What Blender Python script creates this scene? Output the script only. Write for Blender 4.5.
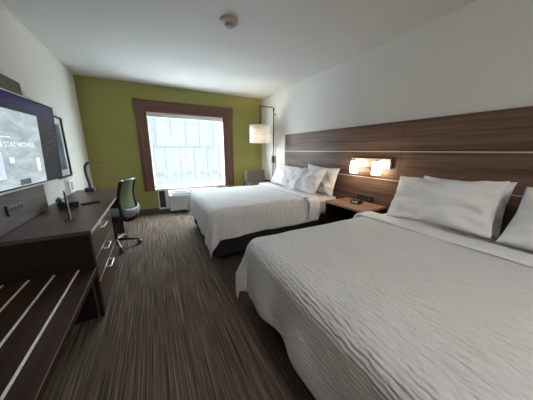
import bpy, bmesh, math, random
from mathutils import Vector, Matrix, noise
random.seed(7)
S = bpy.context.scene
for o in list(bpy.data.objects): bpy.data.objects.remove(o)
C = S.collection
PI = math.pi
W, D, H = 3.628, 5.106, 2.6          # room width, far wall distance, ceiling height
YB = -2.6                            # wall behind the camera

# ------------------------------------------------------------------ camera
cam = bpy.data.cameras.new('camera'); co = bpy.data.objects.new('camera', cam); C.objects.link(co)
cam.sensor_width = 36; cam.lens = 211.53 / 533 * 36; cam.clip_start = 0.02; cam.clip_end = 200
pitch, yaw, roll = 0.2267, 0.4922, 0.0058
fw = Vector((math.sin(yaw)*math.cos(pitch), math.cos(yaw)*math.cos(pitch), -math.sin(pitch)))
r0 = Vector((math.cos(yaw), -math.sin(yaw), 0)); u0 = r0.cross(fw)
rr = math.cos(roll)*r0 + math.sin(roll)*u0; uu = -math.sin(roll)*r0 + math.cos(roll)*u0
M = Matrix((rr, uu, -fw)).transposed().to_4x4(); M.translation = Vector((1.0373, 0, 1.3359))
co.matrix_world = M
S.camera = co

# ------------------------------------------------------------------ light and exposure
WORLD_STRENGTH = 11.0      # radiance at the horizon; an overcast sky is brighter overhead
w = bpy.data.worlds.new('overcast_sky'); S.world = w; w.use_nodes = True
bg = w.node_tree.nodes['Background']; bg.inputs[0].default_value = (0.90, 0.965, 1.0, 1); bg.inputs[1].default_value = WORLD_STRENGTH
_t = w.node_tree; _tc = _t.nodes.new('ShaderNodeTexCoord'); _sx = _t.nodes.new('ShaderNodeSeparateXYZ'); _mr = _t.nodes.new('ShaderNodeMapRange')
_mr.inputs[3].default_value = WORLD_STRENGTH; _mr.inputs[4].default_value = WORLD_STRENGTH*2.3
_t.links.new(_tc.outputs['Generated'], _sx.inputs[0]); _t.links.new(_sx.outputs[2], _mr.inputs[0]); _t.links.new(_mr.outputs[0], bg.inputs[1])
pl = bpy.data.lights.new('window_portal', 'AREA'); pl.shape = 'RECTANGLE'; pl.size = 1.56; pl.size_y = 1.58
po = bpy.data.objects.new('window_portal', pl); C.objects.link(po); po.location = (1.815, D+.16, 1.29)
po.rotation_euler = (-PI/2, 0, 0); pl.cycles.is_portal = True
SCONCE_E, LAMP_W, FILL_W = 13.0, 17.0, 120.0
vs = S.view_settings
vs.view_transform = 'Standard'; vs.look = 'None'; vs.gamma = 1; vs.use_curve_mapping = False
vs.exposure = 0.5

# ------------------------------------------------------------------ materials
def s2l(r, g, b):
    f = lambda c: ((c/255+.055)/1.055)**2.4 if c > 10 else c/255/12.92
    return (f(r), f(g), f(b), 1)
def mat(name, col, rough=.6, metal=0, nscale=None, namt=.12, bump=0, bscale=200, axis=None, spec=.5, coat=0):
    m = bpy.data.materials.new(name); m.use_nodes = True; t = m.node_tree; b = t.nodes['Principled BSDF']
    b.inputs['Roughness'].default_value = rough; b.inputs['Metallic'].default_value = metal
    b.inputs['Specular IOR Level'].default_value = spec; b.inputs['Coat Weight'].default_value = coat
    tc = t.nodes.new('ShaderNodeTexCoord')
    n = t.nodes.new('ShaderNodeTexNoise'); n.inputs['Scale'].default_value = nscale or 3; n.inputs['Detail'].default_value = 4
    mp = t.nodes.new('ShaderNodeMapping'); t.links.new(tc.outputs['Object'], mp.inputs[0]); t.links.new(mp.outputs[0], n.inputs[0])
    if axis: mp.inputs['Scale'].default_value = axis
    r = t.nodes.new('ShaderNodeValToRGB'); t.links.new(n.outputs[0], r.inputs[0])
    r.color_ramp.elements[0].position = .3; r.color_ramp.elements[1].position = .7
    r.color_ramp.elements[0].color = tuple(c*(1-namt) for c in col[:3])+(1,)
    r.color_ramp.elements[1].color = tuple(min(1, c*(1+namt)) for c in col[:3])+(1,)
    t.links.new(r.outputs[0], b.inputs['Base Color'])
    if bump:
        n2 = t.nodes.new('ShaderNodeTexNoise'); n2.inputs['Scale'].default_value = bscale; n2.inputs['Detail'].default_value = 3
        t.links.new(tc.outputs['Object'], n2.inputs[0])
        bp = t.nodes.new('ShaderNodeBump'); bp.inputs['Strength'].default_value = bump; bp.inputs['Distance'].default_value = .01
        t.links.new(n2.outputs[0], bp.inputs['Height']); t.links.new(bp.outputs[0], b.inputs['Normal'])
    return m
def wood(name, dark, light, axis=(26, .9, 26), rough=.42, spec=.4):
    m = bpy.data.materials.new(name); m.use_nodes = True; t = m.node_tree; b = t.nodes['Principled BSDF']
    b.inputs['Roughness'].default_value = rough; b.inputs['Specular IOR Level'].default_value = spec
    tc = t.nodes.new('ShaderNodeTexCoord'); mp = t.nodes.new('ShaderNodeMapping'); mp.inputs['Scale'].default_value = axis
    n = t.nodes.new('ShaderNodeTexNoise'); n.inputs['Scale'].default_value = 1.6; n.inputs['Detail'].default_value = 6; n.inputs['Distortion'].default_value = .4
    n3 = t.nodes.new('ShaderNodeTexNoise'); n3.inputs['Scale'].default_value = .35; n3.inputs['Detail'].default_value = 2
    mx = t.nodes.new('ShaderNodeMath'); mx.operation = 'MULTIPLY_ADD'; mx.inputs[1].default_value = .45
    sc = t.nodes.new('ShaderNodeMath'); sc.operation = 'MULTIPLY'; sc.inputs[1].default_value = .55
    r = t.nodes.new('ShaderNodeValToRGB')
    L = t.links.new
    L(tc.outputs['Object'], mp.inputs[0]); L(mp.outputs[0], n.inputs[0]); L(mp.outputs[0], n3.inputs[0])
    L(n.outputs[0], sc.inputs[0]); L(n3.outputs[0], mx.inputs[0]); L(sc.outputs[0], mx.inputs[2]); L(mx.outputs[0], r.inputs[0])
    r.color_ramp.elements[0].position = .34; r.color_ramp.elements[1].position = .66
    r.color_ramp.elements[0].color = dark; r.color_ramp.elements[1].color = light
    L(r.outputs[0], b.inputs['Base Color'])
    return m
def emit(name, col, s):
    m = bpy.data.materials.new(name); m.use_nodes = True; b = m.node_tree.nodes['Principled BSDF']
    b.inputs['Base Color'].default_value = col; b.inputs['Emission Color'].default_value = col
    b.inputs['Emission Strength'].default_value = s; b.inputs['Roughness'].default_value = .4
    return m
def carpet_mat():
    m = bpy.data.materials.new('streaked_carpet'); m.use_nodes = True; t = m.node_tree; b = t.nodes['Principled BSDF']; L = t.links.new
    b.inputs['Roughness'].default_value = 1; b.inputs['Specular IOR Level'].default_value = .05
    tc = t.nodes.new('ShaderNodeTexCoord')
    def nz(ax, det=2):
        mp = t.nodes.new('ShaderNodeMapping'); mp.inputs['Scale'].default_value = ax
        n = t.nodes.new('ShaderNodeTexNoise'); n.inputs['Scale'].default_value = 1; n.inputs['Detail'].default_value = det
        L(tc.outputs['Object'], mp.inputs[0]); L(mp.outputs[0], n.inputs[0]); return n.outputs[0]
    a, c = nz((130, 1.3, 1), 1.5), nz((260, 3.2, 1), 1)
    mm = t.nodes.new('ShaderNodeMath'); mm.operation = 'MULTIPLY_ADD'; mm.inputs[1].default_value = .45
    s = t.nodes.new('ShaderNodeMath'); s.operation = 'MULTIPLY'; s.inputs[1].default_value = .55
    L(c, mm.inputs[0]); L(a, s.inputs[0]); L(s.outputs[0], mm.inputs[2])
    r = t.nodes.new('ShaderNodeValToRGB'); L(mm.outputs[0], r.inputs[0]); e = r.color_ramp
    e.elements[0].position = .36; e.elements[0].color = s2l(62, 52, 45)
    e.elements[1].position = .64; e.elements[1].color = s2l(136, 122, 108)
    for p, cc in ((.45, (80, 70, 61)), (.5, (93, 82, 72)), (.56, (108, 96, 85))):
        q = e.elements.new(p); q.color = s2l(*cc)
    L(r.outputs[0], b.inputs['Base Color'])
    n2 = t.nodes.new('ShaderNodeTexNoise'); n2.inputs['Scale'].default_value = 350; L(tc.outputs['Object'], n2.inputs[0])
    bp = t.nodes.new('ShaderNodeBump'); bp.inputs['Strength'].default_value = .5; bp.inputs['Distance'].default_value = .006
    L(n2.outputs[0], bp.inputs['Height']); L(bp.outputs[0], b.inputs['Normal'])
    return m
def coverlet_mat():
    m = bpy.data.materials.new('rippled_coverlet'); m.use_nodes = True; t = m.node_tree; b = t.nodes['Principled BSDF']; L = t.links.new
    b.inputs['Base Color'].default_value = (.80, .80, .805, 1); b.inputs['Roughness'].default_value = .85; b.inputs['Specular IOR Level'].default_value = .15
    b.inputs['Sheen Weight'].default_value = .15
    uv = t.nodes.new('ShaderNodeTexCoord')
    mp = t.nodes.new('ShaderNodeMapping'); L(uv.outputs['UV'], mp.inputs[0])
    wv = t.nodes.new('ShaderNodeTexWave'); wv.bands_direction = 'X'; wv.inputs['Scale'].default_value = 16
    wv.inputs['Distortion'].default_value = 4; wv.inputs['Detail'].default_value = 1.5; wv.inputs['Detail Scale'].default_value = 2.2
    mp.inputs['Scale'].default_value = (1, .5, 1); mp.inputs['Rotation'].default_value = (0, 0, .12)
    L(mp.outputs[0], wv.inputs[0])
    bp = t.nodes.new('ShaderNodeBump'); bp.inputs['Strength'].default_value = 1; bp.inputs['Distance'].default_value = .004
    L(wv.outputs['Fac'], bp.inputs['Height'])
    n2 = t.nodes.new('ShaderNodeTexNoise'); n2.inputs['Scale'].default_value = 1; n2.inputs['Detail'].default_value = 1.5
    m2 = t.nodes.new('ShaderNodeMapping'); m2.inputs['Scale'].default_value = (62, 17, 1); m2.inputs['Rotation'].default_value = (0, 0, .1); L(uv.outputs['UV'], m2.inputs[0]); L(m2.outputs[0], n2.inputs[0])
    b2 = t.nodes.new('ShaderNodeBump'); b2.inputs['Strength'].default_value = 1; b2.inputs['Distance'].default_value = .012
    L(n2.outputs[0], b2.inputs['Height']); L(bp.outputs[0], b2.inputs['Normal']); L(b2.outputs[0], b.inputs['Normal'])
    return m
def translucent(name, col, tr, transp=0.0):
    m = bpy.data.materials.new(name); m.use_nodes = True; t = m.node_tree; L = t.links.new
    t.nodes.remove(t.nodes['Principled BSDF']); out = t.nodes['Material Output']
    d = t.nodes.new('ShaderNodeBsdfDiffuse'); d.inputs[0].default_value = col
    q = t.nodes.new('ShaderNodeBsdfTranslucent'); q.inputs[0].default_value = col
    x = t.nodes.new('ShaderNodeMixShader'); x.inputs[0].default_value = tr; L(d.outputs[0], x.inputs[1]); L(q.outputs[0], x.inputs[2])
    if transp:
        p = t.nodes.new('ShaderNodeBsdfTransparent'); y = t.nodes.new('ShaderNodeMixShader'); y.inputs[0].default_value = transp
        L(x.outputs[0], y.inputs[1]); L(p.outputs[0], y.inputs[2]); x = y
    L(x.outputs[0], out.inputs[0]); return m
def glass_mat():
    m = bpy.data.materials.new('window_glass'); m.use_nodes = True; t = m.node_tree; L = t.links.new
    t.nodes.remove(t.nodes['Principled BSDF']); out = t.nodes['Material Output']
    p = t.nodes.new('ShaderNodeBsdfTransparent'); p.inputs[0].default_value = (.93, .97, 1, 1)
    g = t.nodes.new('ShaderNodeBsdfGlossy'); g.inputs['Roughness'].default_value = .02
    x = t.nodes.new('ShaderNodeMixShader'); x.inputs[0].default_value = .003; L(p.outputs[0], x.inputs[1]); L(g.outputs[0], x.inputs[2]); L(x.outputs[0], out.inputs[0]); return m
def picture_mat():
    m = bpy.data.materials.new('printed_landscape'); m.use_nodes = True; t = m.node_tree; b = t.nodes['Principled BSDF']; L = t.links.new
    tc = t.nodes.new('ShaderNodeTexCoord'); sp = t.nodes.new('ShaderNodeSeparateXYZ'); L(tc.outputs['Object'], sp.inputs[0])
    n = t.nodes.new('ShaderNodeTexNoise'); n.inputs['Scale'].default_value = 9; n.inputs['Detail'].default_value = 5; L(tc.outputs['Object'], n.inputs[0])
    a = t.nodes.new('ShaderNodeMath'); a.operation = 'MULTIPLY_ADD'; a.inputs[1].default_value = .45; L(n.outputs[0], a.inputs[0]); L(sp.outputs[2], a.inputs[2])
    r = t.nodes.new('ShaderNodeValToRGB'); L(a.outputs[0], r.inputs[0]); e = r.color_ramp
    e.elements[0].position = .0; e.elements[0].color = s2l(75, 78, 50); e.elements[1].position = .95; e.elements[1].color = s2l(120, 135, 140)
    for p, c in ((.22, (150, 140, 70)), (.34, (60, 75, 75)), (.5, (110, 130, 140)), (.65, (45, 62, 75)), (.8, (65, 85, 95))):
        q = e.elements.new(p); q.color = s2l(*c)
    L(r.outputs[0], b.inputs['Base Color']); b.inputs['Roughness'].default_value = .3; return m
def screen_mat():
    # what the television shows: a lavender to dark night picture at the far side
    m = bpy.data.materials.new('television_picture'); m.use_nodes = True; t = m.node_tree; b = t.nodes['Principled BSDF']; L = t.links.new
    tc = t.nodes.new('ShaderNodeTexCoord'); sp = t.nodes.new('ShaderNodeSeparateXYZ'); L(tc.outputs['Object'], sp.inputs[0])
    r = t.nodes.new('ShaderNodeValToRGB'); L(sp.outputs[2], r.inputs[0]); e = r.color_ramp
    e.elements[0].position = .1; e.elements[0].color = s2l(25, 25, 34); e.elements[1].position = .75; e.elements[1].color = s2l(92, 90, 140)
    q = e.elements.new(.4); q.color = s2l(32, 26, 28); q = e.elements.new(.6); q.color = s2l(62, 58, 94)
    n = t.nodes.new('ShaderNodeTexNoise'); n.inputs['Scale'].default_value = 45; n.inputs['Detail'].default_value = 3; L(tc.outputs['Object'], n.inputs[0])
    r2 = t.nodes.new('ShaderNodeValToRGB'); L(n.outputs[0], r2.inputs[0]); r2.color_ramp.elements[0].position = .52; r2.color_ramp.elements[1].position = .75
    r2.color_ramp.elements[0].color = (0, 0, 0, 1); r2.color_ramp.elements[1].color = s2l(190, 130, 80)
    band = t.nodes.new('ShaderNodeMapRange'); band.inputs[1].default_value = .62; band.inputs[2].default_value = .45; L(sp.outputs[2], band.inputs[0])
    b3 = t.nodes.new('ShaderNodeMapRange'); b3.inputs[1].default_value = .22; b3.inputs[2].default_value = .35; L(sp.outputs[2], b3.inputs[0])
    mu = t.nodes.new('ShaderNodeMath'); mu.operation = 'MULTIPLY'; L(band.outputs[0], mu.inputs[0]); L(b3.outputs[0], mu.inputs[1])
    mx = t.nodes.new('ShaderNodeMix'); mx.data_type = 'RGBA'; mx.blend_type = 'ADD'; L(mu.outputs[0], mx.inputs[0]); L(r.outputs[0], mx.inputs[6]); L(r2.outputs[0], mx.inputs[7])
    b.inputs['Base Color'].default_value = (.01, .01, .012, 1); b.inputs['Roughness'].default_value = .15; b.inputs['IOR'].default_value = 1.15
    L(mx.outputs[2], b.inputs['Emission Color']); b.inputs['Emission Strength'].default_value = .24
    return m
def reflection_mat():  # pale reflection of window and bed, put into the screen as emission
    m = bpy.data.materials.new('painted_screen_reflection'); m.use_nodes = True; t = m.node_tree; b = t.nodes['Principled BSDF']; L = t.links.new
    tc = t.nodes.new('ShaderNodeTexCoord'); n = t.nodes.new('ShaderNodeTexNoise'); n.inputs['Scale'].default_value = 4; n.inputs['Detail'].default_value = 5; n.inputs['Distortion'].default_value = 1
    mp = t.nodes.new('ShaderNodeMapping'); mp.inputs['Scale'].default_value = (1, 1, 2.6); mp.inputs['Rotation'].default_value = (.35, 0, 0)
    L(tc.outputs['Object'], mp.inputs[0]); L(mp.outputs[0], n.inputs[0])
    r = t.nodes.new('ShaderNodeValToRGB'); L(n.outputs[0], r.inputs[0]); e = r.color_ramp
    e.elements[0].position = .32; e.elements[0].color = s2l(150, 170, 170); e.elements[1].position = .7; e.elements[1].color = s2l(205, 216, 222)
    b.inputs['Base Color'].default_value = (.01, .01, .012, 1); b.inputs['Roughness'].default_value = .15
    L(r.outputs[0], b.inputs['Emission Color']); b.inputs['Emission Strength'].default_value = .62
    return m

m_wall_l = mat('beige_wall_paint', (.66, .64, .575, 1), .9, bump=.15, bscale=260, namt=.02)
m_wall_r = mat('grey_white_wallcovering', (.72, .71, .685, 1), .9, bump=.2, bscale=260, namt=.02)
m_green = mat('olive_green_paint', s2l(150, 147, 84), .85, bump=.12, bscale=260, namt=.03)
m_ceil = mat('ceiling_paint', (.64, .635, .62, 1), .95, bump=.25, bscale=120, namt=.02)
m_carpet = carpet_mat()
m_base = mat('dark_rubber_baseboard', s2l(84, 80, 72), .7)
m_hb = wood('walnut_laminate', s2l(78, 57, 46), s2l(130, 104, 88))
m_ns = wood('nightstand_wood', s2l(132, 98, 76), s2l(180, 142, 114))
m_dark = wood('espresso_wood', s2l(22, 15, 12), s2l(40, 28, 22), rough=.5, spec=.3)
m_desk = wood('desk_laminate', s2l(68, 50, 39), s2l(96, 75, 60), rough=.38)
m_bench = wood('bench_laminate', s2l(44, 28, 19), s2l(68, 46, 33), rough=.45, spec=.3)
m_panel = wood('taupe_wall_panel', s2l(88, 78, 69), s2l(112, 101, 91), axis=(26, 1.2, 26), rough=.45)
m_casing_v = wood('window_casing_wood', s2l(78, 52, 42), s2l(118, 84, 70), axis=(26, 26, .9))
m_casing_h = wood('window_casing_wood_across', s2l(78, 52, 42), s2l(118, 84, 70), axis=(.9, 26, 26))
m_strip = mat('pale_metal_inlay', (.75, .72, .68, 1), .35, .3)
m_alu = mat('brushed_aluminium', (.72, .70, .66, 1), .3, .9)
m_bright = mat('silver_painted_sheen', (.88, .89, .90, 1), .5)  # reflected light on the silver edges put into a white, non-metallic colour
m_edge = mat('dark_bronze', (.06, .045, .035, 1), .4, .3)
m_nickel = mat('champagne_nickel', (.82, .70, .52, 1), .28, .85)
m_black = mat('black_plastic', (.012, .012, .013, 1), .42)
m_grey = mat('dark_grey_plastic', (.055, .055, .06, 1), .45)
m_bezel = mat('screen_bezel', (.008, .008, .01, 1), .5, spec=.15)
m_white = mat('white_plastic', (.82, .83, .82, 1), .5)
m_sill = mat('white_sill_paint', (.78, .80, .80, 1), .45)
m_ac = mat('off_white_unit', (.52, .51, .48, 1), .55, bump=.2)
m_slat = mat('outlet_slat_grey', (.22, .22, .21, 1), .6)
m_vent = mat('grille_black', (.015, .015, .02, 1), .5)
m_linen = mat('white_cotton', (.83, .83, .83, 1), .9, bump=.12, bscale=60, namt=.02, spec=.15)
m_mattress = mat('mattress_sheet', (.76, .76, .77, 1), .9, bump=.1, bscale=30, namt=.02, spec=.15)
m_cover = coverlet_mat()
m_base_f = mat('charcoal_bed_skirt', (.035, .032, .03, 1), .95, bump=.3, spec=.1)
m_mesh = mat('pale_green_mesh', s2l(118, 136, 98), .8, bump=.5, bscale=500)
m_band = mat('light_grey_lumbar', s2l(140, 143, 150), .5)
m_seat = mat('black_seat_fabric', (.02, .02, .022, 1), .9, bump=.3)
m_arm_f = mat('grey_armchair_fabric', s2l(108, 100, 95), .95, bump=.4, bscale=150, nscale=22, namt=.12, axis=(1, 1, .15))
m_arm_w = mat('dark_stained_wood', (.03, .02, .016, 1), .4)
m_shade = translucent('cream_lamp_shade', (.88, .87, .83, 1), .5)
m_opal = emit('lit_opal_glass', (1, .80, .56, 1), SCONCE_E)
m_roller = translucent('sheer_roller_fabric', (.74, .79, .82, 1), .7, .965)
m_glass = glass_mat()
m_mat_board = mat('picture_mat_board', (.62, .62, .58, 1), .8)
m_art = picture_mat(); m_scr = screen_mat(); m_reflection = reflection_mat()
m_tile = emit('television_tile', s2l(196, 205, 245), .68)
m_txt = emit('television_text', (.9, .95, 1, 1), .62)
m_tdark = emit('television_dark_patch', s2l(60, 70, 72), .8)
m_led = emit('clock_digits', s2l(190, 200, 210), 1.0)
m_facade = mat('dimmed_siding', (.043, .0435, .043, 1), 1, spec=0); m_line = mat('siding_joint', (.027, .0285, .029, 1), 1, spec=0)  # pale siding given a dark colour so bright daylight does not burn it out
m_ground = mat('concrete_yard', (.42, .42, .41, 1), .9)
m_det = mat('detector_plastic', (.34, .31, .27, 1), .5)

# ------------------------------------------------------------------ mesh helpers
def box(bm, x0, x1, y0, y1, z0, z1, bev=0, seg=2):
    b2 = bmesh.new(); bmesh.ops.create_cube(b2, size=1)
    for v in b2.verts: v.co = Vector(((x0+x1)/2+v.co.x*(x1-x0), (y0+y1)/2+v.co.y*(y1-y0), (z0+z1)/2+v.co.z*(z1-z0)))
    if bev: bmesh.ops.bevel(b2, geom=b2.edges[:], offset=bev, segments=seg, profile=.5, affect='EDGES')
    merge(bm, b2); return bm
def merge(bm, b2, mtx=None):
    if mtx: b2.transform(mtx)
    me = bpy.data.meshes.new('tmp'); b2.to_mesh(me); bm.from_mesh(me); bpy.data.meshes.remove(me); b2.free()
def cyl(bm, p0, p1, r0_, r1_=None, n=24, cap=True):
    p0, p1 = Vector(p0), Vector(p1); d = p1-p0; b2 = bmesh.new()
    bmesh.ops.create_cone(b2, cap_ends=cap, segments=n, radius1=r0_, radius2=r1_ if r1_ is not None else r0_, depth=d.length)
    q = Vector((0, 0, 1)).rotation_difference(d.normalized()).to_matrix().to_4x4(); q.translation = (p0+p1)/2
    merge(bm, b2, q); return bm
def tube(bm, pts, r, n=10, closed=False, sub=4):
    P = [Vector(p) for p in pts]
    if sub > 1:   # Catmull-Rom
        Q = []; k = len(P)
        rng = range(k if closed else k-1)
        for i in rng:
            a, b, c, d = (P[(i-1) % k] if closed or i > 0 else P[0]), P[i], P[(i+1) % k], (P[(i+2) % k] if closed or i+2 < k else P[-1])
            for j in range(sub):
                t = j/sub
                Q.append(.5*((2*b)+(c-a)*t+(2*a-5*b+4*c-d)*t*t+(3*b-a-3*c+d)*t**3))
        if not closed: Q.append(P[-1])
        P = Q
    rings = []; up = Vector((.13, .21, .97)); k = len(P)
    for i, p in enumerate(P):
        tg = ((P[(i+1) % k]-P[i-1]) if closed else (P[min(i+1, k-1)]-P[max(i-1, 0)])).normalized()
        a = up.cross(tg); a = a.normalized() if a.length > 1e-4 else Vector((1, 0, 0)); b = tg.cross(a); up = b
        rad = r if not callable(r) else r(i/(k-1))
        rings.append([bm.verts.new(p+a*rad*math.cos(2*PI*j/n)+b*rad*math.sin(2*PI*j/n)) for j in range(n)])
    for i in range(k if closed else k-1):
        A, B = rings[i], rings[(i+1) % k]
        for j in range(n): bm.faces.new((A[j], A[(j+1) % n], B[(j+1) % n], B[j]))
    if not closed: bm.faces.new(rings[0][::-1]); bm.faces.new(rings[-1])
    return bm
def lathe(bm, prof, n=32, centre=(0, 0)):
    rings = [[bm.verts.new((centre[0]+r*math.cos(2*PI*j/n), centre[1]+r*math.sin(2*PI*j/n), z)) for j in range(n)] for r, z in prof]
    for A, B in zip(rings, rings[1:]):
        for j in range(n): bm.faces.new((A[j], A[(j+1) % n], B[(j+1) % n], B[j]))
    bm.faces.new(rings[0][::-1]); bm.faces.new(rings[-1]); return bm
def obj(name, bm, m, parent=None, smooth=False, loc=None):
    bmesh.ops.recalc_face_normals(bm, faces=bm.faces)
    me = bpy.data.meshes.new(name); bm.to_mesh(me); bm.free(); me.materials.append(m)
    o = bpy.data.objects.new(name, me); C.objects.link(o)
    if smooth:
        for f in me.polygons: f.use_smooth = True
        if smooth != 'all':
            me.set_sharp_from_angle(angle=math.radians(35))
    if parent: o.parent = parent
    if loc: o.location = loc
    return o
def NB(): return bmesh.new()
def thing(name, label, cat, loc=(0, 0, 0), rz=0, group=None):
    o = bpy.data.objects.new(name, None); C.objects.link(o); o.empty_display_size = .1
    o.location = loc; o.rotation_euler = (0, 0, rz); o['label'] = label; o['category'] = cat
    if group: o['group'] = group
    return o
def tag(o, label, cat, group=None):
    o['label'] = label; o['category'] = cat
    if group: o['group'] = group
    return o
def struct(name, bm, m):
    o = obj(name, bm, m); o['kind'] = 'structure'; return o
def dup(root, loc, label, rot=None):
    r = root.copy(); C.objects.link(r); r.location = loc; r['label'] = label
    if rot: r.rotation_euler = rot
    for ch in list(root.children):
        c = ch.copy(); C.objects.link(c); c.parent = r
        for g in ch.children:
            d = g.copy(); C.objects.link(d); d.parent = c
    return r

# ------------------------------------------------------------------ room shell
T = .12
WX0, WX1, WZ0, WZ1 = 1.035, 2.600, .500, 2.085
struct('floor', box(NB(), -T, W+T, YB-T, D+.01, -.1, 0), m_carpet)
struct('ceiling', box(NB(), -T, W+T, YB-T, D+T, H, H+.1), m_ceil)
struct('wall_left', box(NB(), -T, 0, YB, D, 0, H), m_wall_l)
struct('wall_right', box(NB(), W, W+T, YB, D, 0, H), m_wall_r)
struct('wall_back', box(NB(), -T, W+T, YB-T, YB, 0, H), m_wall_l)
b = NB(); DW = .18
box(b, -T, WX0, D, D+DW, 0, H); box(b, WX1, W+T, D, D+DW, 0, H); box(b, WX0, WX1, D, D+DW, WZ1, H); box(b, WX0, WX1, D, D+DW, 0, WZ0)
struct('wall_far', b, m_green)
struct('baseboard_far', box(NB(), 0, 1.085, D-.012, D, 0, .10, .003), m_base)
struct('baseboard_left', box(NB(), 0, .012, YB, D-.012, 0, .10, .003), m_base)
struct('baseboard_right', box(NB(), W-.012, W, 3.99, D-.012, 0, .10, .003), m_base)
struct('trim_1', box(NB(), W-.006, W, 4.415, 4.435, .1, H, .001), m_wall_r)

# window: wooden casing, white sill, sash and glass
win = bpy.data.objects.new('window_1', None); C.objects.link(win); win['kind'] = 'structure'
FX0, FX1, FZ1, FT = .845, 2.825, 2.31, .045
obj('casing', box(NB(), FX0, WX0+.005, D-FT, D, .49, WZ1, .004), m_casing_v, win)
obj('casing', box(NB(), WX1-.005, FX1, D-FT, D, .49, WZ1, .004), m_casing_v, win)
obj('casing', box(NB(), FX0-.01, FX1+.01, D-FT-.01, D, WZ1, FZ1, .004), m_casing_h, win)
obj('sill', box(NB(), WX0+.006, WX1-.006, D-.03, D+.10, WZ0-.015, WZ0+.03, .006), m_sill, win)
b = NB()
for x0, x1, z0, z1 in ((WX0, WX0+.045, WZ0+.03, WZ1), (WX1-.045, WX1, WZ0+.03, WZ1), (WX0, WX1, WZ1-.045, WZ1), (WX0, WX1, WZ0+.03, WZ0+.075)):
    box(b, x0, x1, D+.10, D+.14, z0, z1, .004)
obj('window_frame', b, m_sill, win)
obj('pane', box(NB(), WX0+.04, WX1-.04, D+.118, D+.122, WZ0+.07, WZ1-.04), m_glass, win)
b = NB()
box(b, WX0, WX0+.008, D, D+.1, WZ0+.03, WZ1); box(b, WX1-.008, WX1, D, D+.1, WZ0+.03, WZ1); box(b, WX0+.008, WX1-.008, D, D+.1, WZ1-.008, WZ1)
obj('window_reveal', b, m_sill, win)
# sheer roller shade
rs = thing('roller_shade', 'white sheer roller shade pulled down across the bright window', 'window shade', (0, D+.055, 0))
b = NB(); box(b, WX0+.025, WX1-.04, -.0006, .0006, .575, WZ1-.06); obj('shade_fabric', b, m_roller, rs)
obj('cassette', box(NB(), WX0+.012, WX1-.012, -.035, .03, WZ1-.085, WZ1-.010, .006), m_sill, rs)
obj('hem_bar', box(NB(), WX0+.025, WX1-.04, -.008, .008, .556, .576, .003), mat('hem_bar_grey', (.35, .42, .46, 1), .5), rs)

# under-window panel, vent, wall air conditioner
struct('trim_2', box(NB(), 1.085, 2.66, D-.02, D, 0.04, .487, .004), m_sill)
struct('baseboard_window', box(NB(), 1.085, 2.66, D-.03, D-.02, 0, .07, .003), m_base)
vg = thing('wall_vent', 'narrow upright black vent grille in the white panel under the window', 'vent', (1.167, D-.02, .11))
b = NB(); box(b, -.058, .058, -.010, 0, 0, .37, .002)
obj('grille_frame', b, m_vent, vg)
b = NB()
for i in range(13): box(b, -.048, .048, -.014, -.009, .018+i*.027, .030+i*.027, .001)
obj('louvre', b, m_grey, vg)
ac = thing('wall_air_conditioner', 'off-white through-wall air conditioner below the window, half behind the far bed', 'air conditioner', (1.295, D-.02, .03))
L_, DP = 1.07, .235
b = NB()   # sloped-front body: a profile swept along x
prof = [(0, .02), (-DP+.02, .02), (-DP, .04), (-DP+.01, .355), (-DP+.025, .37), (-.03, .455), (0, .455)]
va = [b.verts.new((0, y, z)) for y, z in prof]; vb = [b.verts.new((L_, y, z)) for y, z in prof]
n = len(prof)
for i in range(n): b.faces.new((va[i], va[(i+1) % n], vb[(i+1) % n], vb[i]))
b.faces.new(va[::-1]); b.faces.new(vb); bmesh.ops.bevel(b, geom=b.edges[:], offset=.006, segments=2, affect='EDGES')
obj('housing', b, m_ac, ac)
b = NB()
for i in range(38): x = .04+i*.0265; box(b, x, x+.010, -DP-.004, -DP+.006, .075, .34, .001)
obj('front_rib', b, m_ac, ac)
b = NB(); sl = math.atan2(.085, DP-.055)
b2 = NB(); box(b2, .05, L_-.05, 0, .15, 0, .004); merge(b, b2, Matrix.Translation((0, -DP+.035, .376)) @ Matrix.Rotation(sl, 4, 'X'))
obj('air_outlet', b, m_grey, ac)
b = NB()
for i in range(9):
    b2 = NB(); box(b2, .05, L_-.05, .006+i*.016, .012+i*.016, .003, .012); merge(b, b2, Matrix.Translation((0, -DP+.035, .376)) @ Matrix.Rotation(sl, 4, 'X'))
for i in range(18):
    b2 = NB(); box(b2, .06+i*.055, .065+i*.055, 0, .148, .004, .013); merge(b, b2, Matrix.Translation((0, -DP+.035, .376)) @ Matrix.Rotation(sl, 4, 'X'))
obj('outlet_slat', b, m_slat, ac)

# outside: panelled building across the yard, colour darkened against glare
bl = thing('building', 'panelled building facade, darkened against glare, seen through the sheer window shade', 'building', (0, D+12, -3))
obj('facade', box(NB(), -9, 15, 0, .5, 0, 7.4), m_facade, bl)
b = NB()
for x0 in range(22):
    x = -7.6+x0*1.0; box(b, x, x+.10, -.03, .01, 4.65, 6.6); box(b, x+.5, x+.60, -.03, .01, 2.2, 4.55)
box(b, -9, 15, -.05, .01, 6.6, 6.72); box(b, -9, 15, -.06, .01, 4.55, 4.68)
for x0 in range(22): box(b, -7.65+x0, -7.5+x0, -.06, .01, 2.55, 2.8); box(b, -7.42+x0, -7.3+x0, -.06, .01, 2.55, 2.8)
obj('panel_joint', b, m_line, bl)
g = box(NB(), -40, 40, D+.3, 80, -3.2, -3); struct('ground', g, m_ground)

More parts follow.
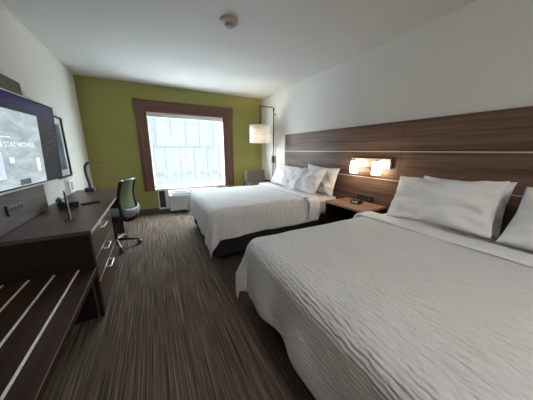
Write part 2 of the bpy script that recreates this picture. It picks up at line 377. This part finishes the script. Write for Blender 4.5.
# ------------------------------------------------------------------ right wall: headboard panelling
HY0, HY1 = -1.15, 3.967
hb = thing('headboard_panel', 'long brown wood-grain headboard wall panelling with two pale inlay lines behind both beds', 'headboard')
for ya, yb in ((HY0, 1.478), (1.482, HY1)):
    for za, zb in ((.02, .992), (1.002, 1.334), (1.344, 1.68)):
        obj('panel', box(NB(), W-.022, W-.001, ya, yb, za, zb, .0015), m_hb, hb)
for z in (.992, 1.334): obj('inlay_strip', box(NB(), W-.0205, W-.004, HY0, HY1, z+.001, z+.009), m_strip, hb)

# ------------------------------------------------------------------ beds
FXB, HXB = 1.66, W-.03      # foot and head of the mattress
def make_bed(y0, y1, label, FXB=FXB):
    t = thing('queen_bed', label, 'bed', (0, y0, 0), 0, 'two queen beds')
    wd = y1-y0
    obj('bed_base', box(NB(), FXB+.02, HXB-.02, .02, wd-.02, .05, .36, .025, 3), m_base_f, t, True)
    obj('mattress', box(NB(), FXB, HXB, 0, wd, .362, .645, .065, 6), m_mattress, t, True)
    for x in (FXB+.12, HXB-.12):
        for y in (.12, wd-.12): obj('foot', cyl(NB(), (x, y, 0), (x, y, .052), .03), m_black, t)
    return t
B1 = (2.36, 3.90); B2 = (-.05, 1.47)
make_bed(B1[0], B1[1], 'queen bed with dark skirted base between nightstand and window', 1.595)
make_bed(B2[0], B2[1], 'queen bed with dark base nearest the camera')

def spread(name, label, y0, y1, hem_foot, hem_far, hem_near, top=.652, xh=3.06, seed=0, FXB=FXB):
    """coverlet draped over a mattress; cloth coordinates are metres"""
    I_ = .075; fx = FXB-.01+I_; y0 += I_; y1 -= I_; xh = xh; wd = y1-y0; bm = NB(); uvl = bm.loops.layers.uv.new('UVMap')
    NX, NY, R = 120, 140, .09
    def place(s, v):
        # s: distance from foot edge along +x (negative overhangs the foot); v: across, 0..wd (outside overhangs)
        if s < 0: fa = hem_foot(max(0, min(1, v/wd)))
        a = max(0, -s); bb = v-wd if v > wd else (-v if v < 0 else 0); sg = 1 if v > wd else -1
        d = math.hypot(a, bb); top_ = top
        px = fx+max(s, 0); py = y0+min(max(v, 0), wd)
        if d > 0:
            ang = math.atan2(bb, a); ox, oy = -math.cos(ang), sg*math.sin(ang)
            Rr = R
            if d < Rr*PI/2:
                q = d/Rr; out = Rr*math.sin(q); dz = Rr*(1-math.cos(q))
            else: out = Rr; dz = Rr+(d-Rr*PI/2)
            corner = abs(math.sin(2*ang)) if a > 0 and bb > 0 else 0
            hang = min(1, max(0, d-.08)/.30)**1.5
            al = py if bb > a else px
            along = (px*1.0 if bb > a else py)
            wav = .018*math.sin(along*9.0+seed*2.1+1.7*math.sin(along*3.1+seed))+.006*math.sin(along*21+seed)
            out += hang*(.018+wav*(1-corner))+corner**.8*.07*hang*(1+.25*math.sin(6*ang+seed))
            dz *= 1-.05*corner
            z = top_-dz; px += ox*out; py += oy*out
            px_, py_ = px, py
        else: z = top_
        nz = noise.noise(Vector((px*2.6+seed*7, py*2.6, z*2)))*.014+noise.noise(Vector((px*8+seed, py*6, z*6)))*.005
        kz = max(0, 1-d/.14); z += (abs(nz)*.8+.004)*kz; kk = 1-kz
        if d > 0: px += ox*abs(nz)*.9*kk; py += oy*abs(nz)*.9*kk
        return Vector((px, py, z))
    grid = []
    for i in range(NX+1):
        row = []
        for j in range(NY+1):
            # lengths of cloth at this line
            u = i/NX; vv = j/NY
            frx = 0
            hn = hem_near(u)+I_; hf = hem_far(u)+I_; v = -hn+(wd+hn+hf)*vv
            hF = hem_foot(max(0, min(1, v/wd)))+I_; s = -hF+(xh-fx+hF)*u
            a = max(0, -s); bb = max(0, v-wd, -v)
            row.append((bm.verts.new(place(s, v)), (s, v)))
        grid.append(row)
    for i in range(NX):
        for j in range(NY):
            q = (grid[i][j], grid[i+1][j], grid[i+1][j+1], grid[i][j+1]); f = bm.faces.new([k[0] for k in q])
            for lp, k in zip(f.loops, q): lp[uvl].uv = k[1]
    o = obj(name, bm, m_cover, None, 'all'); tag(o, label, 'bedspread', 'white coverlets on the beds')
    sd = o.modifiers.new('thickness', 'SOLIDIFY'); sd.thickness = .008; sd.offset = 1
    return o
def fold(parent, y0, y1, hn, hf, xa=2.95, xb=3.165, top=.657, seed=0):
    """smooth sheet and blanket folded back over the coverlet"""
    wd = y1-y0; bm = NB(); NU, NV = 20, 150; R = .05; rows = []
    for j in range(NV+1):
        v = -hn+(wd+hn+hf)*j/NV; bb = v-wd if v > wd else (-v if v < 0 else 0); sg = 1 if v > wd else -1
        py = y0+min(max(v, 0), wd); cz = top; out = 0; hang = min(1, bb/.15)
        row = []
        for k in range(NU):
            th = 2*PI*k/NU; ca, sa = math.cos(th), math.sin(th)
            wdt = (xb-xa)/2*(1-.10*hang); hgt = .017
            ex = math.copysign(abs(ca)**.6, ca)*wdt; ez = math.copysign(abs(sa)**.8, sa)*hgt+hgt
            rip = .016*hang*math.sin(k*1.9+seed+v*6)+.004*noise.noise(Vector((ex*9, v*5, seed)))
            rad = ez+rip+.006
            if bb <= 0: p = Vector(((xa+xb)/2+ex, py, top+rad+.003*math.sin(v*9+seed)))
            else:
                q = min(bb/(R), PI/2)
                cx, cz2 = R*math.sin(q)-R*.8*0-.03, -(R*(1-math.cos(q))+max(0, bb-R*PI/2))
                nx, nz_ = math.sin(q), math.cos(q)
                p = Vector(((xa+xb)/2+ex+.05*hang*noise.noise(Vector((v*4, seed, 0))), py+sg*(cx+.018*hang+nx*rad), top+cz2+nz_*rad))
            row.append(bm.verts.new(p))
        rows.append(row)
    for a, b_ in zip(rows, rows[1:]):
        for k in range(NU): bm.faces.new((a[k], a[(k+1) % NU], b_[(k+1) % NU], b_[k]))
    bm.faces.new(rows[0][::-1]); bm.faces.new(rows[-1])
    return obj('sheet_fold', bm, m_linen, parent, 'all')
c1 = spread('bedspread', 'white rippled coverlet draped over the bed by the window', B1[0], B1[1],
            lambda v: .35-.02*v, lambda u: .34, lambda u: .38-.06*min(1, u*2.5)-.02*u, seed=1, FXB=1.595)
fold(c1, B1[0], B1[1], .34, .25, seed=1)
c2 = spread('bedspread', 'white rippled coverlet draped over the bed nearest the camera', B2[0], B2[1],
            lambda v: .45-.06*v+.015*math.sin(v*7), lambda u: .37-.05*u, lambda u: .35, seed=4)
fold(c2, B2[0], B2[1], .25, .30, seed=4)

# ------------------------------------------------------------------ pillows
def pillow_mesh(wd, ht, th, seed, crease=1.0):
    bm = NB(); N = 44; top, bot = {}, {}
    for i in range(N+1):
        for j in range(N+1):
            u, v = i/N*2-1, j/N*2-1
            su = u*(1-.055*(1-abs(v))**1*.0-.07*(1-v*v)*0); 
            # edges bow inwards between pulled-out corners
            x = u*wd/2*(1-.06*(1-v*v)*abs(u)); y = v*ht/2*(1-.11*(1-u*u)*abs(v))
            pr = max(0, (1-abs(u)**2.6))**.55*max(0, (1-abs(v)**2.6))**.55
            h = th/2*pr
            e = 1-pr
            n1 = noise.noise(Vector((u*2.2+seed*3, v*2.2, seed)))*.038*crease*min(1, pr*1.6)
            dd = max(abs(u), abs(v)); rad = noise.noise(Vector((math.atan2(v, u)*3.2+seed, dd*1.3, seed+5)))*.045*crease*(dd**2)*min(1, pr*2.2)
            edge = abs(u) == 1 and 1 or 0
            if i in (0, N) or j in (0, N):
                wob = .006*math.sin(7*(u+v)+seed)
                vt = bm.verts.new((x, y, wob)); top[i, j] = bot[i, j] = vt
            else:
                top[i, j] = bm.verts.new((x, y, h+n1+rad)); bot[i, j] = bm.verts.new((x, y, -h*.9+n1*.4))
    for i in range(N):
        for j in range(N):
            bm.faces.new((top[i, j], top[i+1, j], top[i+1, j+1], top[i, j+1]))
            q = [bot[i, j], bot[i, j+1], bot[i+1, j+1], bot[i+1, j]]; bm.faces.new(q)
    return bm
def pillow(label, cy, cx, cz, wd, ht, th, tilt, yawp=0, rollp=0, seed=1, crease=1.0):
    # local x across the bed (world -y..y), local y up the slope, local z the face pointing to the foot
    o = obj('pillow', pillow_mesh(wd, ht, th, seed, crease), m_linen, None, 'all')
    t = math.radians(tilt)
    ax = Vector((0, -1, 0)); ay = Vector((math.cos(t), 0, math.sin(t))); az = ax.cross(ay)
    R_ = Matrix((ax, ay, az)).transposed().to_4x4()
    R_ = Matrix.Rotation(math.radians(yawp), 4, 'Z') @ R_ @ Matrix.Rotation(math.radians(rollp), 4, 'Z')
    R_.translation = Vector((cx, cy, cz)); o.matrix_world = R_
    tag(o, label, 'pillow', 'white bed pillows'); return o
pillow('plump white pillow farthest from the nightstand on the window bed', 3.60, 3.37, .865, .72, .47, .21, 58, 0, -3, 3)
pillow('front white pillow of the two beside the nightstand on the window bed', 2.82, 3.27, .865, .72, .47, .20, 55, 4, 2, 5, 1.6)
pillow('rear rumpled white pillow against the headboard, nightstand side of the window bed', 2.72, 3.505, .88, .74, .46, .12, 76, 2, -3, 9, 1.6)
pillow('front wide white pillow beside the nightstand on the near bed', .92, 3.30, .895, .80, .48, .21, 61, 2, 3, 12, 1.5)
pillow('rear white pillow against the headboard behind the front one, nightstand side of near bed', .85, 3.50, .88, .66, .46, .12, 76, 0, 1, 14)
pillow('white pillow at the right edge of the photo on the near bed', .09, 3.29, .885, .76, .47, .21, 60, -3, -2, 17)
pillow('rear white pillow at the right edge, behind another on the near bed', .04, 3.50, .885, .72, .47, .13, 73, 0, 0, 21)

# ------------------------------------------------------------------ nightstand and what is on it
ns = thing('nightstand', 'brown wood nightstand with dark front between the two beds', 'nightstand', (3.15, 1.56, 0))
NSW, NSD = .62, W-.023-3.15
obj('table_top', box(NB(), 0, NSD, 0, NSW, .632, .66, .002), m_ns, ns)
b = NB(); box(b, .01, NSD, .005, .028, .04, .632, .001); obj('side_panel', b, m_dark, ns)
b = NB(); box(b, .01, NSD, NSW-.028, NSW-.005, .04, .632, .001); obj('side_panel', b, m_dark, ns)
obj('back_panel', box(NB(), NSD-.02, NSD, .028, NSW-.028, .04, .632), m_dark, ns)
obj('shelf', box(NB(), .03, NSD-.02, .028, NSW-.028, .30, .32), m_dark, ns)
obj('bottom_panel', box(NB(), .01, NSD, .028, NSW-.028, .04, .06), m_dark, ns)
for x, y in ((.04, .05), (.04, NSW-.05), (NSD-.04, .05), (NSD-.04, NSW-.05)): obj('foot', cyl(NB(), (x, y, 0), (x, y, .041), .018, n=12), m_black, ns)

ck = thing('alarm_clock', 'small black alarm clock on the nightstand', 'clock', (3.40, 1.86, .66), math.radians(12))
obj('clock_case', box(NB(), -.05, .05, -.065, .065, 0, .052, .012, 3), m_black, ck, True)
obj('clock_face', box(NB(), -.0515, -.049, -.05, .05, .012, .042, .001), m_grey, ck)
b = NB()
def seg(bm, y, z, s='88'):
    box(bm, -.0525, -.0513, y-.006, y-.004, z, z+.014); box(bm, -.0525, -.0513, y+.004, y+.006, z, z+.014); box(bm, -.0525, -.0513, y-.006, y+.006, z+.013, z+.015)
for yy in (-.03, -.012, .012, .03): seg(b, yy, .02)
obj('clock_digit', b, m_led, ck)
pw = thing('power_strip', 'black power outlet strip on the headboard above the nightstand', 'power outlet', (W-.022, 1.885, .668))
obj('housing', box(NB(), -.014, 0, -.125, .125, 0, .075, .003), m_black, pw)
for yy in (-.07, .0, .07): obj('socket', box(NB(), -.0155, -.0135, yy-.018, yy+.018, .02, .054, .002), m_grey, pw)

# wall light
sc = thing('wall_sconce', 'lit two-light nickel wall sconce on the headboard above the nightstand', 'wall light', (W-.022, 1.86, 0))
pt = obj('back_plate', box(NB(), -.030, 0, -.30, .30, 1.135, 1.262, .003), m_edge, sc)
obj('plate_face', box(NB(), -.034, -.030, -.285, .288, 1.139, 1.252, .001), m_nickel, sc)
for yy in (.175, -.160):
    b = NB(); cyl(b, (-.03, yy, 1.235), (-.10, yy, 1.235), .008); cyl(b, (-.10, yy, 1.222), (-.10, yy, 1.248), .028)
    obj('lamp_holder', b, m_nickel, sc, True)
    b = NB(); z0, z1 = 1.052, 1.208
    lathe(b, [(.046, z0), (.052, z0+.004), (.054, z0+.02), (.054, z1-.01), (.050, z1), (.02, z1)], 32, (-.10, yy))
    sh = obj('lamp_shade', b, m_opal, sc, True); sh['label'] = 'glowing cylindrical opal glass shade'
obj('switch', cyl(NB(), (-.034, -.225, 1.16), (-.042, -.225, 1.16), .006, n=12), m_black, sc)

# swing-arm lamp in the corner
sl_ = thing('swing_arm_lamp', 'tall dark pole lamp with lit cream drum shade in the corner', 'lamp', (W-.055, 4.41, 0))
b = NB(); cyl(b, (0, 0, .66), (0, 0, 2.265), .014); obj('pole', b, m_edge, sl_, True)
for z in (.72, 2.15): obj('wall_bracket', cyl(NB(), (0, 0, z), (.053, 0, z), .012), m_edge, sl_, True)
obj('switch_box', box(NB(), -.03, .025, -.028, .028, 1.07, 1.23, .006), m_black, sl_)
b = NB(); tube(b, [(0, 0, 2.262), (-.012, 0, 2.285), (-.06, 0, 2.29), (-.28, 0, 2.29), (-.335, 0, 2.285), (-.349, 0, 2.265), (-.349, 0, 1.98), (-.349, 0, 1.74)], .011); obj('arm', b, m_edge, sl_, True)
obj('joint', cyl(NB(), (0, 0, 2.22), (0, 0, 2.27), .020), m_black, sl_, True)
b = NB(); Rr, z0, z1 = .228, 1.520, 1.885; nseg = 48
for ra, za, rb, zb in ((Rr, z0, Rr, z1),):
    A = [b.verts.new((-.349+ra*math.cos(2*PI*j/nseg), ra*math.sin(2*PI*j/nseg), za)) for j in range(nseg)]
    B = [b.verts.new((-.349+rb*math.cos(2*PI*j/nseg), rb*math.sin(2*PI*j/nseg), zb)) for j in range(nseg)]
    for j in range(nseg): b.faces.new((A[j], A[(j+1) % nseg], B[(j+1) % nseg], B[j]))
shd = obj('lamp_shade', b, m_shade, sl_, 'all'); md = shd.modifiers.new('thickness', 'SOLIDIFY'); md.thickness = .002
for z in (z0, z1): obj('shade_ring', tube(NB(), [(-.349+Rr*math.cos(k*PI/12), Rr*math.sin(k*PI/12), z) for k in range(24)], .004, 6, True, 1), m_shade, sl_)
b = NB()
for k in range(3): tube(b, [(-.349, 0, z1-.02), (-.349+Rr*math.cos(k*2*PI/3+.4), Rr*math.sin(k*2*PI/3+.4), z1-.003)], .0025, 6, False, 1)
obj('shade_spider', b, m_edge, sl_)
b = NB()
for k in range(2):   # slender crossing leaf lines printed on the shade
    pts = [(-.349+(Rr+.002)*math.cos(a), (Rr+.002)*math.sin(a), 1.72+(.035 if k else -.035)*math.sin((a+PI*.9)*1.6)) for a in [(-PI*.92)+i*.09 for i in range(26)]]
    tube(b, pts, .0025, 6, False, 1)
obj('shade_pattern', b, mat('shade_print', (.45, .42, .36, 1), .8), sl_)
b = NB(); lathe(b, [(.012, 1.745), (.02, 1.74), (.034, 1.70), (.034, 1.675), (.02, 1.645), (.006, 1.64)], 20, (-.349, 0))
obj('bulb', b, emit('bulb_glass', (1, .85, .62, 1), 4), sl_, True)
for dz_ in (0,):
    lt = bpy.data.lights.new('lamp_light', 'POINT'); lt.energy = LAMP_W; lt.color = (1, .82, .58); lt.shadow_soft_size = .05
    lo = bpy.data.objects.new('lamp_light', lt); C.objects.link(lo); lo.parent = sl_; lo.location = (-.349, .0, 1.68)

# ------------------------------------------------------------------ armchair in the corner
am = thing('armchair', 'grey fabric armchair with dark wooden arms in the corner behind the far bed', 'armchair', (3.28, 4.50, 0), math.radians(0))
obj('seat', box(NB(), -.27, .27, -.30, .22, .30, .44, .04, 4), m_arm_f, am, True)
b = NB(); box(b, -.262, .262, -.05, .05, -.235, .235, .045, 5)
bk = obj('backrest', b, m_arm_f, am, True, loc=(0, .26, .655)); bk.rotation_euler = (math.radians(-13), 0, 0)
for s in (-1, 1):
    ar = obj('armrest', box(NB(), s*.30-.022, s*.30+.022, -.32, .32, .60, .632, .01, 3), m_arm_w, am, True)
    for y in (-.28, .27): obj('leg', cyl(NB(), (s*.30, y*1.05, 0), (s*.30, y, .602), .014, .021, n=16), m_arm_w, am, True)
obj('seat_rail', box(NB(), -.30, .30, -.29, .25, .255, .302, .006), m_arm_w, am)

# ------------------------------------------------------------------ left wall: backing panel, television
struct('trim_3', box(NB(), 0.0, .07, -.3, 2.87, .752, 1.916, .003), m_panel)
tv = thing('television', 'large flat television switched on, mounted on the left wall panel', 'television', (.085, 1.86, 1.041))
TVW, TVH, lean = 1.19, .714, math.radians(2.5)
tv.rotation_euler = (0, lean, math.radians(-4.2))
obj('television_case', box(NB(), -.032, .004, 0, TVW, 0, TVH, .006, 3), m_bezel, tv)
obj('screen', box(NB(), .002, .0052, .012, TVW-.03, .016, TVH-.014), m_scr, tv)
obj('trim_edge', box(NB(), -.004, .009, .006, TVW-.03, TVH-.004, TVH+.005), m_bright, tv)['label'] = 'metal top edge, its reflected light painted white'
obj('trim_edge', box(NB(), -.004, .009, .006, TVW-.12, -.006, .006), m_bright, tv)['label'] = 'metal bottom edge, its reflected light painted white'
obj('wall_mount', box(NB(), -.075, -.030, .45, .95, .25, .55, .004), m_black, tv)
obj('painted_reflection', box(NB(), .0053, .0060, .013, .855, .018, .585), m_reflection, tv)  # glowing panel standing in for the reflected window and bed
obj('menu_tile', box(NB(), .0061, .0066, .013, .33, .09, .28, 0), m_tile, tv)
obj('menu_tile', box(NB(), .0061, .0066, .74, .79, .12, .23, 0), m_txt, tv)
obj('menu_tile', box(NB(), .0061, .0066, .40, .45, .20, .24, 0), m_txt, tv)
obj('menu_tile', box(NB(), .0061, .0066, .47, .61, .025, .070, 0), m_tdark, tv)['label'] = 'small dark patch at the bottom of the painted reflection'
def text(body, size, y, z, parent, m, x=.0068):
    cu = bpy.data.curves.new('menu_text', 'FONT'); cu.body = body; cu.size = size; cu.extrude = .0003
    tmp = bpy.data.objects.new('menu_text', cu); C.objects.link(tmp); bpy.context.view_layer.update()
    me = bpy.data.meshes.new_from_object(tmp.evaluated_get(bpy.context.evaluated_depsgraph_get()))
    bpy.data.objects.remove(tmp); me.materials.clear(); me.materials.append(m)
    me.transform(Matrix(((0, 0, 1, 0), (1, 0, 0, 0), (0, 1, 0, 0), (0, 0, 0, 1))))
    o = bpy.data.objects.new('menu_text', me); C.objects.link(o); o.parent = parent; o.location = (x, y, z); return o
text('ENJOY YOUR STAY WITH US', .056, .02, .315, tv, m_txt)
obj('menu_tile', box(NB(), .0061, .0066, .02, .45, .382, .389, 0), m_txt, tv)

# framed picture
pf = thing('framed_picture', 'black framed landscape print on the left wall beyond the television', 'picture', (0, 3.46, .985))
b = NB(); FW, FH = .50, .77
box(b, .001, .03, 0, .035, 0, FH, .002); box(b, .001, .03, FW-.035, FW, 0, FH, .002); box(b, .001, .03, .022, FW-.022, 0, .022, .002); box(b, .001, .03, .022, FW-.022, FH-.022, FH, .002)
obj('picture_frame', b, m_black, pf)
obj('mat_board', box(NB(), .001, .012, .022, FW-.022, .022, FH-.022), m_mat_board, pf)
obj('print', box(NB(), .0121, .014, .10, FW-.10, .10, FH-.10), m_art, pf)

# ------------------------------------------------------------------ desk unit
DXF, DY0, DYD, DY1 = .583, 1.935, 2.79, 4.075
dk = thing('desk', 'long dark brown desk with drawers and silver handles along the left wall', 'desk', (0, 0, 0))
obj('desk_top', box(NB(), .014, DXF, DY0, DY1, .722, .75, .0015), m_desk, dk)
obj('edge_band', box(NB(), DXF, DXF+.0015, DY0+.002, DY1-.002, .7235, .7485), m_strip, dk)['label'] = 'thin pale edge line'
obj('side_panel', box(NB(), .014, DXF-.015, DY0+.005, DY0+.027, 0.0, .722, .001), m_dark, dk)
obj('side_panel', box(NB(), .014, DXF-.015, DYD-.022, DYD, 0.0, .722, .001), m_desk, dk)
obj('side_panel', box(NB(), .014, DXF-.06, DY1-.024, DY1-.002, 0, .722, .001), m_desk, dk)
obj('back_panel', box(NB(), .014, .032, DY0+.027, DY1-.024, .10, .722), m_dark, dk)
obj('plinth', box(NB(), .05, DXF-.03, DY0+.027, DYD-.022, 0, .06), m_dark, dk)
for z0, z1 in ((.520, .718), (.330, .514), (.065, .324)):
    d_ = obj('drawer', box(NB(), .06, DXF-.003, DY0+.007, DYD-.002, z0, z1, .0015), m_desk, dk)
    zc = z1-.05 if z1 > .4 else z1-.045
    if z1 > .6: zc = .672
    yc = 2.345
    b = NB(); x0 = DXF-.003
    box(b, x0+.022, x0+.030, yc-.085, yc+.085, zc-.005, zc+.005, .001)
    box(b, x0, x0+.026, yc-.085, yc-.075, zc-.005, zc+.005); box(b, x0, x0+.026, yc+.075, yc+.085, zc-.005, zc+.005)
    obj('drawer_handle', b, m_alu, d_)['label'] = 'silver bar handle'
    obj('drawer_edge', box(NB(), x0, x0+.0012, DY0+.009, DYD-.004, z1-.003, z1), m_strip, d_)

# luggage bench
bn = thing('luggage_bench', 'low dark brown luggage bench with silver slat strips at the near end of the desk', 'bench', (0, 0, 0))
BY0 = .15
obj('bench_top', box(NB(), .014, .573, BY0, DY0+.003, .405, .45, .0015), m_bench, bn)
obj('edge_band', box(NB(), .573, .5745, BY0, DY0, .407, .448), m_bench, bn)
b = NB(); box(b, .5735, .5755, BY0, DY0, .4465, .4495); obj('edge_trim', b, mat('pale_brown_edge', (.30, .25, .21, 1), .5), bn)  # thin paler strip along the bench's top front edge
for x in (.075, .200, .332, .468): obj('metal_strip', box(NB(), x-.006, x+.006, BY0+.02, DY0-.005, .4495, .4545, .001), m_bright, bn)
obj('leg_panel', box(NB(), .03, .55, BY0+.01, BY0+.035, 0, .405, .001), m_bench, bn)
obj('back_rail', box(NB(), .014, .03, BY0, DY0, .25, .405), m_dark, bn)
b = NB(); cyl(b, (.535, DY0-.012, .0), (.535, DY0-.012, .405), .010, n=4); obj('leg', b, m_grey, bn)

# wall socket plate on the backing panel under the television
wp = thing('media_outlet', 'grey connector plate with sockets on the wall panel under the television', 'outlet', (.07, 2.30, .86))
obj('plate', box(NB(), .0, .008, .0, .235, -.0, .075, .002), mat('slate_grey_plate', (.11, .12, .135, 1), .45), wp)
obj('end_cap', box(NB(), .0, .010, -.012, .004, -.002, .077, .001), m_black, wp)
for k, yy in enumerate((.05, .095, .14, .185)):
    obj('socket', box(NB(), .0075, .0095, yy-.012, yy+.012, .022, .052, .002), m_black, wp)
wp.location.y = 2.20
# wall switch plate
sp_ = thing('wall_outlet', 'white double outlet plate on the left wall behind the desk', 'outlet', (0, 3.80, .765))
obj('plate', box(NB(), 0.001, .012, 0, .20, 0, .16, .002), m_white, sp_)
obj('socket', box(NB(), .0075, .0135, .045, .155, .022, .138, .003), mat('plate_insert', (.30, .29, .28, 1), .5), sp_)

# desk lamp
dl = thing('desk_lamp', 'dark grey curved desk lamp with thin flat arm at the desk\'s far end', 'desk lamp', (.205, 3.90, .75))
obj('base', box(NB(), -.055, .055, -.06, .06, 0, .055, .012, 3), m_grey, dl, True)
b = NB()
pts = [(.012, 0, .05), (.010, 0, .12), (-.005, 0, .22), (-.012, 0, .31), (-.006, 0, .37), (.02, 0, .405), (.045, 0, .418)]
tube(b, pts, lambda t: .026-.008*t, 12); 
for v in b.verts: v.co.y *= 1.5
obj('stem', b, m_grey, dl, True)
obj('lamp_head', box(NB(), .03, .215, -.015, .015, .416, .422, .002), m_grey, dl)

# telephone
ph = thing('telephone', 'black desk telephone with handset behind the upright card', 'telephone', (.20, 2.93, .75), math.radians(20))
b = NB(); b2 = NB(); box(b2, -.085, .085, -.10, .10, 0, .03, .01, 3); merge(b, b2, Matrix.Translation((0, 0, .016)) @ Matrix.Rotation(math.radians(-7), 4, 'X'))
box(b, -.08, .08, -.09, .09, 0, .018, .004)
obj('phone_body', b, m_black, ph, True)
b = NB()
for i in range(3):
    for j in range(4): box(b, .0+i*.024, .017+i*.024, -.06+j*.026, -.044+j*.026, .046-.00-j*.003, .052-j*.003, .002)
obj('keypad', b, m_grey, ph)
b = NB(); tube(b, [(-.055, -.10, .062), (-.055, -.085, .078), (-.055, 0, .088), (-.055, .085, .078), (-.055, .10, .062)], .016, 12)
for y in (-.088, .088): box(b, -.082, -.028, y-.026, y+.026, .046, .074, .010, 3)
obj('handset', b, m_black, ph, True)
rm = thing('remote_control', 'black remote control lying on the desk beside the telephone', 'remote control', (.385, 2.965, .75), math.radians(-62))
obj('remote_body', box(NB(), -.024, .024, -.085, .085, 0, .02, .008, 3), m_black, rm, True)
b = NB()
for i in range(3):
    for j in range(6): cyl(b, (-.013+i*.013, -.06+j*.02, .019), (-.013+i*.013, -.06+j*.02, .022), .004, n=10)
obj('button', b, m_grey, rm)
# upright card holder seen edge-on
ang = math.atan2(2.29, -.68)
cd = thing('card_holder', 'upright dark card holder with pale edge standing edge-on on the desk', 'card holder', (.375, 2.29, .75), ang)
obj('holder_base', box(NB(), -.0, .10, -.035, .035, 0, .008, .002), m_black, cd)
obj('card', box(NB(), .0, .155, -.006, .004, .006, .24, .0015), m_black, cd)
obj('card_sleeve', box(NB(), -.001, .150, -.012, -.006, .006, .235, .001), m_white, cd)['label'] = 'pale sleeve along the edge'

# ------------------------------------------------------------------ office chair
oc = thing('office_chair', 'black office chair with pale green mesh back pulled up to the desk', 'office chair', (.48, 3.46, 0), math.radians(157))
# local +x is where the sitter faces
b = NB(); cyl(b, (0, 0, .075), (0, 0, .12), .04, .032); cyl(b, (0, 0, .10), (0, 0, .25), .028); cyl(b, (0, 0, .24), (0, 0, .40), .016); obj('gas_column', b, m_black, oc, True)
for k in range(5):
    a = k*2*PI/5+math.radians(-14); cx_, sy_ = math.cos(a), math.sin(a)
    lg = obj('leg', tube(NB(), [(cx_*.02, sy_*.02, .10), (cx_*.15, sy_*.15, .093), (cx_*.285, sy_*.285, .072)], lambda t: .022-.008*t, 10), m_black, oc, True)
    b = NB()
    for s in (-1, 1):
        q = Vector((cx_*.285-sy_*s*.014, sy_*.285+cx_*s*.014, .028)); d_ = Vector((-sy_, cx_, 0))*.009
        cyl(b, q-d_, q+d_, .028, n=20)
    cyl(b, (cx_*.285, sy_*.285, .03), (cx_*.285, sy_*.285, .072), .009, n=10)
    obj('caster', b, m_grey, lg, True)
obj('seat_mechanism', box(NB(), -.12, .10, -.07, .07, .385, .43, .01), m_black, oc)
b = NB(); box(b, -.23, .24, -.235, .235, .43, .505, .035, 5); obj('seat', b, m_seat, oc, True)
prof = [(-.245, .50), (-.232, .58), (-.218, .68), (-.225, .78), (-.25, .88), (-.272, .940)]
HWd = [.175, .182, .178, .17, .165, .157]
def bowed(i, s, dx=0): x, z = prof[i]; return (x+dx-.0, s*HWd[i], z)
loop = [bowed(i, -1) for i in range(6)]+[(prof[5][0]-.012, 0, prof[5][1]+.006)]+[bowed(i, 1) for i in range(5, -1, -1)]+[(prof[0][0]-.03, 0, prof[0][1])]
obj('back_frame', tube(NB(), loop, .021, 10, True, 4), m_black, oc, True)
b = NB(); rows = []
for i in range(21):
    t_ = i/20*5; k = min(4, int(t_)); f_ = t_-k
    x = prof[k][0]*(1-f_)+prof[k+1][0]*f_; z = prof[k][1]*(1-f_)+prof[k+1][1]*f_; hw = HWd[k]*(1-f_)+HWd[k+1]*f_
    rows.append([b.verts.new((x-.03*(1-(j/8-1)**2), hw*(j/8-1), z)) for j in range(17)])
for A, B in zip(rows, rows[1:]):
    for j in range(16): b.faces.new((A[j], A[j+1], B[j+1], B[j]))
mo = obj('mesh_back', b, m_mesh, oc, 'all'); mo['label'] = 'pale green mesh'; md = mo.modifiers.new('thickness', 'SOLIDIFY'); md.thickness = .003
b = NB(); rows = []
for i in range(7):
    z = .47+i*.018; rows.append([b.verts.new((-.262-.055*(1-(j/8-1)**2)**.6-.012*math.sin(PI*i/6), .19*(j/8-1), z-.05*(1-(j/8-1)**2)*.6+.02)) for j in range(17)])
for A, B in zip(rows, rows[1:]):
    for j in range(16): b.faces.new((A[j], A[j+1], B[j+1], B[j]))
lo_ = obj('lumbar_band', b, m_band, oc, 'all'); md = lo_.modifiers.new('thickness', 'SOLIDIFY'); md.thickness = .014; lo_['label'] = 'light grey curved band'
b = NB(); tube(b, [(-.10, -.0, .40), (-.22, 0, .39), (-.30, 0, .44), (-.31, 0, .50)], .02, 10); obj('back_support', b, m_black, oc, True)
b = NB(); cyl(b, (prof[5][0]-.004, .140, .955), (prof[5][0]-.004, .168, .953), .017, n=16); obj('frame_cap', b, m_alu, oc, True)

# ------------------------------------------------------------------ ceiling
sd = thing('smoke_detector', 'round off-white smoke detector on the ceiling', 'smoke detector', (1.854, 2.332, H))
b = NB(); lathe(b, [(.088, 0), (.090, -.012), (.086, -.026), (.066, -.036), (.02, -.036)], 40); obj('detector_base', b, m_det, sd, True)
b = NB(); lathe(b, [(.040, -.036), (.042, -.048), (.036, -.062), (.012, -.068)], 32); obj('sensor_chamber', b, m_det, sd, True)
el = thing('added_fill_light', 'unseen round fill lamp added on the ceiling behind the camera', 'added fill light', (1.7, -1.7, H))  # unseen lamp added behind the camera to brighten the room
b = NB(); lathe(b, [(.17, 0), (.175, -.02), (.16, -.022)], 40); obj('rim', b, m_alu, el, True)
b = NB(); lathe(b, [(.158, -.02), (.15, -.05), (.11, -.075), (.05, -.09), (.01, -.092)], 40); obj('diffuser', b, emit('fill_light_emitter', (1, .97, .94, 1), FILL_W), el, True)
